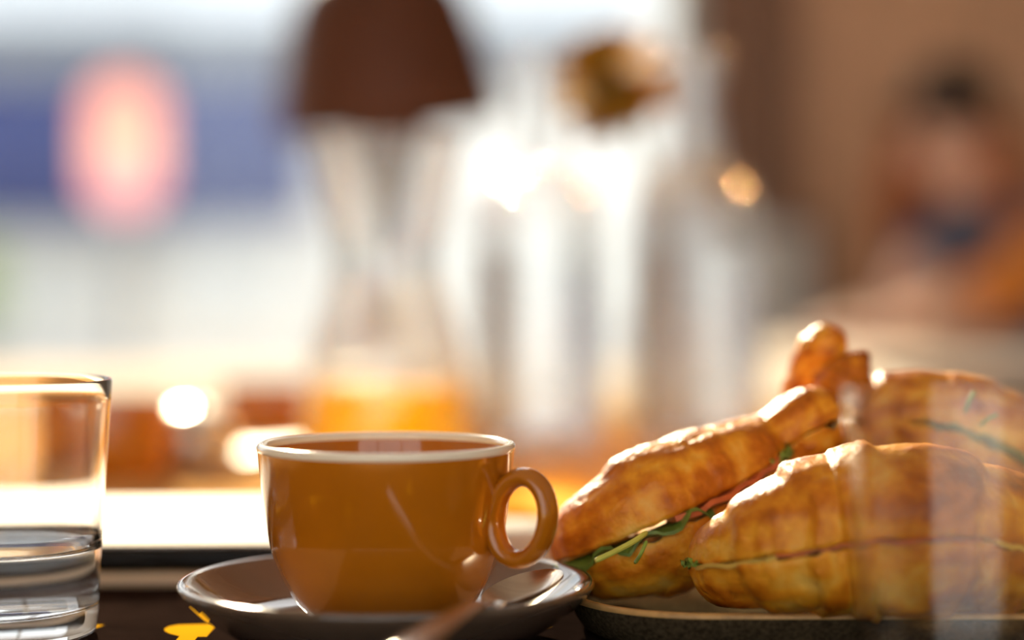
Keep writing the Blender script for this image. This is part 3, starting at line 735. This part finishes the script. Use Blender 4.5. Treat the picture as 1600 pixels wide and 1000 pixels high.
for i in range(9):
    f = i / 8; q = lb + Vector((-0.012 - 0.016 * f, -0.004 * sin(pi * f), 0.052 * f)); w_ = 0.0105 * sin(pi * min(1, f * 0.92 + 0.06)) ** 0.7
    for k_ in (-1, 0, 1): lm.v.append(tuple(q + Vector((w_ * k_, -0.003 * abs(k_), 0.002 * k_))))
for i in range(8):
    for k_ in range(2):
        a_ = i * 3 + k_; lm.f.append((a_, a_ + 1, a_ + 4, a_ + 3))
lo_ = lm.build('leaf', M['stem'], fw, off=fb); lo_.modifiers.new('thickness', 'SOLIDIFY').thickness = 0.0008
axis = Vector((-0.34, -0.30, 0.90)).normalized()
MB().lathe([(0, -0.014), (0.005, -0.012), (0.009, -0.004), (0.011, 0.004), (0.010, 0.010), (0, 0.012)], 20).build('calyx', M['stem'], fw).location = hd - fb
qa = axis.to_track_quat('Z', 'Y').to_matrix()
for ring_, (cnt, tilt, Lp, wp, lift) in enumerate(((12, 122, 0.052, 0.0135, -0.002), (13, 100, 0.054, 0.0135, 0.0), (13, 78, 0.052, 0.013, 0.002), (12, 56, 0.048, 0.013, 0.004), (10, 34, 0.044, 0.012, 0.005), (6, 12, 0.040, 0.011, 0.006))):
    m = MB()
    for i in range(7):
        f = i / 6; wd = wp * (0.35 + 1.1 * f) * (1 - max(0, f - 0.72) ** 2 * 8)
        for s_ in (-1, 0, 1): m.v.append((s_ * wd, -0.0022 * abs(s_), Lp * f))
    for i in range(6):
        for s_ in range(2):
            a = i * 3 + s_; m.f.append((a, a + 1, a + 4, a + 3))
    proto = m.build('petal', M['petal'], fw); md = proto.modifiers.new('thickness', 'SOLIDIFY'); md.thickness = 0.0008
    for k_ in range(cnt):
        o = proto if k_ == 0 else proto.copy()
        if k_: COL.objects.link(o)
        a = 2 * pi * k_ / cnt + ring_ * 0.4
        Rm = qa @ Matrix.Rotation(a, 3, 'Z') @ Matrix.Rotation(radians(-tilt + random.uniform(-7, 7)), 3, 'X')
        o.matrix_local = Matrix.Translation(hd - fb + axis * lift) @ Rm.to_4x4()

# ================================================================== BACK OF THE TABLE
def back_cup(label, px, dd, sc, hang, group=None):
    root = thing('coffee_cup', label, 'cup', (P(px, 600, dd).x, dd, T), radians(hang))
    cup_body(sc).build('body', M['cup'], root, angle=60); cup_handle(sc, 0).build('handle', M['cup'], root, angle=80)
    return root
def straight_cup(label, px, dd, R, H, hang):
    root = thing('coffee_cup', label, 'cup', (P(px, 600, dd).x, dd, T), radians(hang))
    MB().lathe([(0, 0.002), (R * .8, 0), (R * .9, 0.001), (R * 0.96, 0.006), (R * 0.985, 0.02), (R, H - 0.002), (R * 0.985, H), (R * 0.95, H), (R * 0.93, H - 0.003), (R * 0.9, 0.012), (R * .8, 0.006), (0, 0.005)], 72).build('body', M['cup'], root, angle=60)
    pts = [(R * 0.97 + 0.017 * sin(a) * 1.0, 0, H * 0.5 + 0.017 * cos(a)) for a in [pi * i / 14 for i in range(15)]]
    MB().tube(pts, 0.003, 12, flat=((0, 1, 0), 1.6)).build('handle', M['cup'], root)
    return root
straight_cup('straight-sided amber cup behind the water tumbler', 172, 1.31, 0.0425, 0.0535, 120)
straight_cup('small amber cup far back beside the juice carafe', 425, 1.62, 0.042, 0.046, 60)
# low polished sugar pot: its domed lid throws the sun back
cr = thing('sugar_pot', 'low round polished steel pot with a domed lid beside the far amber cup', 'pot', (P(302, 700, 1.37).x, 1.37, T))
MB().lathe([(0, 0), (0.024, 0), (0.027, 0.002)] + smooth_prof([(0.030, 0.006), (0.0335, 0.015), (0.0335, 0.024), (0.0325, 0.027)], 16) + [(0.031, 0.027), (0.031, 0.006), (0, 0.005)], 56).build('body', M['steel'], cr, angle=60)
lid = MB().lathe([(0.0345, 0.0272), (0.0347, 0.0284)] + smooth_prof([(0.0335, 0.031), (0.027, 0.0385), (0.016, 0.0435), (0.007, 0.0450)], 18) + [(0, 0.0452), (0, 0.0440)] + [(0.016, 0.0422), (0.0325, 0.0290)], 56, closed=True).build('lid', M['steel'], cr, angle=60)
MB().lathe([(0, 0.0448), (0.0025, 0.0450), (0.0028, 0.048), (0.0048, 0.0505), (0.0045, 0.053), (0.002, 0.0545), (0, 0.0548)], 20).build('knob', M['steel'], lid)
# folded menu card lying behind the cup
mc = thing('menu_card', 'cream menu card lying on the table behind the amber cup', 'menu', (P(385, 690, 1.44).x, 1.44, T), radians(-24))
MB().box((0, 0, 0.0012), (0.10, 0.21, 0.0016)).build('back_leaf', M['cream'], mc, smooth=False)
MB().box((0.001, 0, 0.0062), (0.10, 0.21, 0.0010), Matrix.Rotation(radians(-4), 3, 'Y')).build('front_leaf', M['cream'], mc, smooth=False)
lt = thing('lamp_table', 'white-topped low table at the window carrying the brown lamp', 'table', (-0.55, 2.42, 0))
MB().rbox((0, 0, T - 0.0125), (2.1, 0.80, 0.025), 0.004).build('tabletop', M['white_table'], lt)
for x_ in (-0.95, 0.95):
    for y_ in (-0.34, 0.34): MB().rbox((x_, y_, (T - 0.025) / 2), (0.04, 0.04, T - 0.025), 0.004, 1).build('leg', M['pole_grey'], lt, smooth=False)
on = thing('juice_light_patch', 'orange patch for sunlight cast through the juice, on the table seen through the cup handle', 'napkin', (P(838, 790, 1.12).x, 1.12, T), radians(6))  # patch added for the orange light cast through the juice
slab(0.036, 0.085, 0.004, 0.0, 0.004, 0.002).build('lower_slab', M['juice_light_orange'], on); slab(0.034, 0.083, 0.004, 0.004, 0.0085, 0.002).build('upper_slab', M['juice_light_orange'], on)
# table lamp
ld = 2.40; lx = P(606, 300, ld).x
lp = thing('table_lamp', 'brown metal table lamp with a wide shade at the far table end', 'lamp', (lx, ld, T))
MB().lathe([(0, 0), (0.070, 0), (0.074, 0.004), (0.072, 0.012), (0.03, 0.020), (0.0125, 0.030), (0, 0.030)], 48).build('base', M['brown_shade'], lp)
MB().lathe([(0, 0.02), (0.017, 0.02), (0.019, 0.20), (0.034, 0.25), (0.052, 0.285), (0.052, 0.345), (0, 0.345)], 32).build('stem', M['brown_shade'], lp)
so = smooth_prof([(0.142, 0.0), (0.140, 0.025), (0.130, 0.075), (0.118, 0.125), (0.103, 0.165), (0.070, 0.195), (0.020, 0.205)], 26)
shd = MB().lathe(so + [(0.020, 0.197)] + [(r - 0.003, z - 0.002) for r, z in so[::-1]], 64, closed=True)
rt_ = Matrix.Rotation(radians(-5), 3, 'Y'); shd.v = [tuple(rt_ @ Vector(v) + Vector((0.003, 0, 0.325))) for v in shd.v]
shd.build('lamp_shade', M['brown_shade'], lp, angle=60)

# ================================================================== RIGHT BACKGROUND: TABLE, CHAIR, PERSON
t2 = thing('side_table', 'pale table behind the croissants where the person leans', 'table', (1.25, 3.45, 0))
MB().rbox((0, 0, 0.735), (1.70, 0.95, 0.03), 0.008).build('tabletop', M['white_table'], t2)
for x_ in (-0.75, 0.75):
    for y_ in (-0.4, 0.4): MB().rbox((x_, y_, 0.36), (0.05, 0.05, 0.72), 0.005, 1).build('leg', M['dark_wood'], t2, smooth=False)
def chair(label, x, y, rz, fab):
    c = thing('dining_chair', label, 'chair', (x, y, 0), rz)
    MB().rbox((0, 0, 0.455), (0.44, 0.42, 0.05), 0.015).build('seat', fab, c)
    for sx in (-1, 1):
        MB().tube([(sx * .19, -.19, 0.005), (sx * .19, -.18, 0.44)], 0.018, 10).build('leg', M['dark_cloth'], c)
        MB().tube([(sx * .19, .20, 0.005), (sx * .19, .19, 0.45), (sx * .19, .25, 1.02)], 0.020, 10).build('leg', M['dark_cloth'], c)
    MB().rbox((0, .232, 0.80), (0.36, 0.035, 0.40), 0.015, rot=Matrix.Rotation(radians(-6), 3, 'X')).build('backrest', fab, c)
    return c
chair('grey upholstered chair with dark posts before the timber post', P(1205, 430, 4.0).x, 4.15, radians(8), M['grey_cloth'])

def skin_mesh(name, verts, edges, radii, m, parent, sub=2, root=0):
    me = bpy.data.meshes.new(name); me.from_pydata([tuple(v) for v in verts], edges, [])
    o = bpy.data.objects.new(name, me); COL.objects.link(o); o.parent = parent; me.materials.append(m)
    sk = o.modifiers.new('skin', 'SKIN'); sk.use_smooth_shade = True
    su = o.modifiers.new('sub', 'SUBSURF'); su.levels = sub; su.render_levels = sub
    for i, r in enumerate(radii):
        d_ = me.skin_vertices[0].data[i]; d_.radius = (r, r) if not hasattr(r, '__len__') else r
        d_.use_root = (i == root)
    return o
# person seated behind the pale table, leaning to the left, one forearm on the table
py_ = 4.10
pr = thing('person', 'person in dark hat and blue top with a forearm in painted orange sunlight behind the pale table', 'person', (1.15, py_, 0))
off = Vector((1.15, py_, 0))
def L(px, py, dd): return P(px, py, dd) - off
head = L(1487, 238, 4.0); neck = L(1520, 318, 4.04); chest = Vector((0.02, 0.02, 0.86)); pelvis = Vector((0.10, 0.08, 0.50))
shL = L(1462, 375, 4.02); shR = L(1650, 340, 4.02)
elL = L(1400, 500, 3.86); elR = L(1625, 425, 3.62); haR = L(1462, 488, 3.40); haL = L(1330, 505, 3.70)
elL.z = 0.80; haL.z = 0.785
V = [pelvis, Vector((0.07, 0.06, 0.68)), chest, neck + Vector((0.015, 0.01, -0.05)), neck,            # 0-4
     shL, elL, haL, shR, elR, haR,                                                                     # 5-10
     pelvis + Vector((-0.10, -0.02, -0.01)), Vector((-0.06, -0.36, 0.50)), Vector((-0.06, -0.33, 0.09)), Vector((-0.06, -0.45, 0.04)),
     pelvis + Vector((0.10, -0.02, -0.01)), Vector((0.20, -0.36, 0.50)), Vector((0.20, -0.33, 0.09)), Vector((0.20, -0.45, 0.04)),
     head + Vector((0.01, 0.02, -0.06)), head + Vector((0, 0, 0.02)), head + Vector((0, 0.005, 0.085))]
E = [(0, 1), (1, 2), (2, 3), (3, 4), (3, 5), (5, 6), (6, 7), (3, 8), (8, 9), (9, 10), (0, 11), (11, 12), (12, 13), (13, 14), (0, 15), (15, 16), (16, 17), (17, 18), (4, 19), (19, 20), (20, 21)]
Rr = [(0.15, 0.11), (0.135, 0.10), (0.15, 0.105), (0.075, 0.07), (0.052, 0.052), 0.062, 0.044, 0.030, 0.062, 0.044, 0.030,
      0.085, 0.060, 0.042, 0.035, 0.085, 0.060, 0.042, 0.035, 0.066, 0.088, 0.062]
# five fingers per hand
for hi, el in ((7, 6), (10, 9)):
    dr = (V[hi] - V[el]); dr.z = 0; dr.normalize(); sdv = Vector((-dr.y, dr.x, 0)); flip = 1 if hi == 7 else -1
    pm_i = len(V); V.append(V[hi] + dr * 0.055 + Vector((0, 0, -0.006))); E.append((hi, pm_i)); Rr.append((0.034, 0.016))
    for k_, ln in ((-1.5, 0.058), (-0.5, 0.074), (0.5, 0.078), (1.5, 0.068)):
        b0 = len(V); root_ = V[pm_i] + dr * 0.030 + sdv * (0.017 * k_)
        V += [root_, root_ + dr * ln * .55 + Vector((0, 0, 0.004)), root_ + dr * ln + Vector((0, 0, -0.012))]; Rr += [0.0095, 0.0088, 0.007]
        E += [(pm_i, b0), (b0, b0 + 1), (b0 + 1, b0 + 2)]
    b0 = len(V); tr_ = V[hi] + dr * 0.02
    V += [tr_ + sdv * flip * 0.042 + dr * 0.02, tr_ + sdv * flip * 0.056 + dr * 0.052]; Rr += [0.0115, 0.0085]; E += [(hi, b0), (b0, b0 + 1)]
skin_mesh('body', V, E, Rr, M['skin'], pr)
fdir = Vector((-0.55, -0.83, -0.1)).normalized(); fs = fdir.cross(Vector((0, 0, 1))).normalized()
nm = MB(); c0 = head + fdir * 0.088 + Vector((0, 0, -0.006))
nm.add([c0 + Vector((0, 0, 0.035)) - fdir * .01, c0 + fs * .016 - Vector((0, 0, .014)), c0 - fs * .016 - Vector((0, 0, .014)), c0 + fdir * .026 - Vector((0, 0, .010)), c0 - fdir * .03], [(0, 1, 3), (0, 3, 2), (1, 2, 3), (0, 4, 1), (0, 2, 4), (1, 4, 2)]).build('nose', M['skin'], pr)
for s_ in (-1, 1):
    MB().lathe([(0, -.011), (.008, -.008), (.011, 0), (.008, .008), (0, .011)], 12, head + fdir * 0.078 + fs * (0.031 * s_) + Vector((0, 0, 0.022))).build('eye', M['eye'], pr)
    MB().rbox(head + fdir * 0.0 + fs * (0.088 * s_) + Vector((0, 0, 0.0)), (0.022, 0.030, 0.055), 0.009).build('ear', M['skin'], pr)
MB().tube([head + fdir * 0.083 + fs * x_ + Vector((0, 0, -0.050 - 2 * abs(x_) ** 2)) for x_ in (-.024, -.01, 0, .01, .024)], [0.003, .006, .007, .006, .003], 8).build('mouth', M['lip'], pr)
skin_mesh('sunlit_forearm', [shR.lerp(elR, .45), elR, elR.lerp(haR, .5), elR.lerp(haR, .78)], [(0, 1), (1, 2), (2, 3)], [0.074, 0.070, 0.062, 0.054], M['sunglow'], pr)  # shell over the forearm, its sunlight painted as orange
# hair falling to the left shoulder, behind the face
hm = MB()
for i in range(34):
    a = radians(-8 + 200 * i / 33); dv = (fs * -cos(a) * 0.095 - fdir * (sin(a) * 0.095))
    top = head + dv * 0.72 + Vector((0, 0, 0.085)); 
    hm.tube([top, head + dv * 1.15 + Vector((0, 0, 0.03)), head + dv * 1.40 + Vector((0, 0, -0.09)), head + dv * 1.35 + Vector((0, 0.0, -0.25 - 0.02 * (i % 3)))], [0.016, 0.022, 0.024, 0.008], 7)
hm.build('hair', M['hair'], pr)
# hat
ht = MB().lathe([(0, 0.105), (0.050, 0.100), (0.080, 0.080), (0.092, 0.030), (0.096, 0.0), (0.150, -0.012), (0.158, -0.016), (0.150, -0.020), (0.094, -0.008), (0, -0.002)], 40)
rh = Matrix.Rotation(radians(8), 3, 'Y'); ht.v = [tuple(rh @ Vector(v) + head + Vector((0.005, 0.01, 0.085))) for v in ht.v]; ht.build('hat', M['dark_cloth'], pr)
# top with rolled sleeves, trousers, shoes
skin_mesh('blue_top', [pelvis + Vector((0, 0, 0.06)), V[1], chest, V[3] + Vector((0, 0, -0.01)), shL, shL.lerp(elL, .55), shR, shR.lerp(elR, .55)], [(0, 1), (1, 2), (2, 3), (3, 4), (4, 5), (3, 6), (6, 7)],
          [(0.17, 0.13), (0.155, 0.12), (0.175, 0.125), (0.09, 0.085), 0.080, 0.070, 0.080, 0.070], M['denim'], pr)
skin_mesh('trousers', [pelvis] + V[11:14] + V[15:18], [(0, 1), (1, 2), (2, 3), (0, 4), (4, 5), (5, 6)], [(0.16, 0.12), 0.10, 0.075, 0.055, 0.10, 0.075, 0.055], M['dark_cloth'], pr)
for vi_ in (14, 18): MB().rbox((V[vi_].x, V[vi_].y + 0.04, 0.045), (0.095, 0.27, 0.09), 0.035, 4).build('shoe', M['dark_cloth'], pr)
# bench under the person
bn = thing('wooden_bench', 'tan wooden bench under the person by the boarded wall', 'bench', (1.35, 4.22, -0.055))
MB().rbox((0.1, 0, 0.375), (1.1, 0.36, 0.04), 0.006).build('seat', M['tan_wood'], bn)
for x_ in (-0.38, 0.58): MB().rbox((x_, 0, 0.18), (0.05, 0.32, 0.35), 0.005, 1).build('leg', M['tan_wood'], bn, smooth=False)
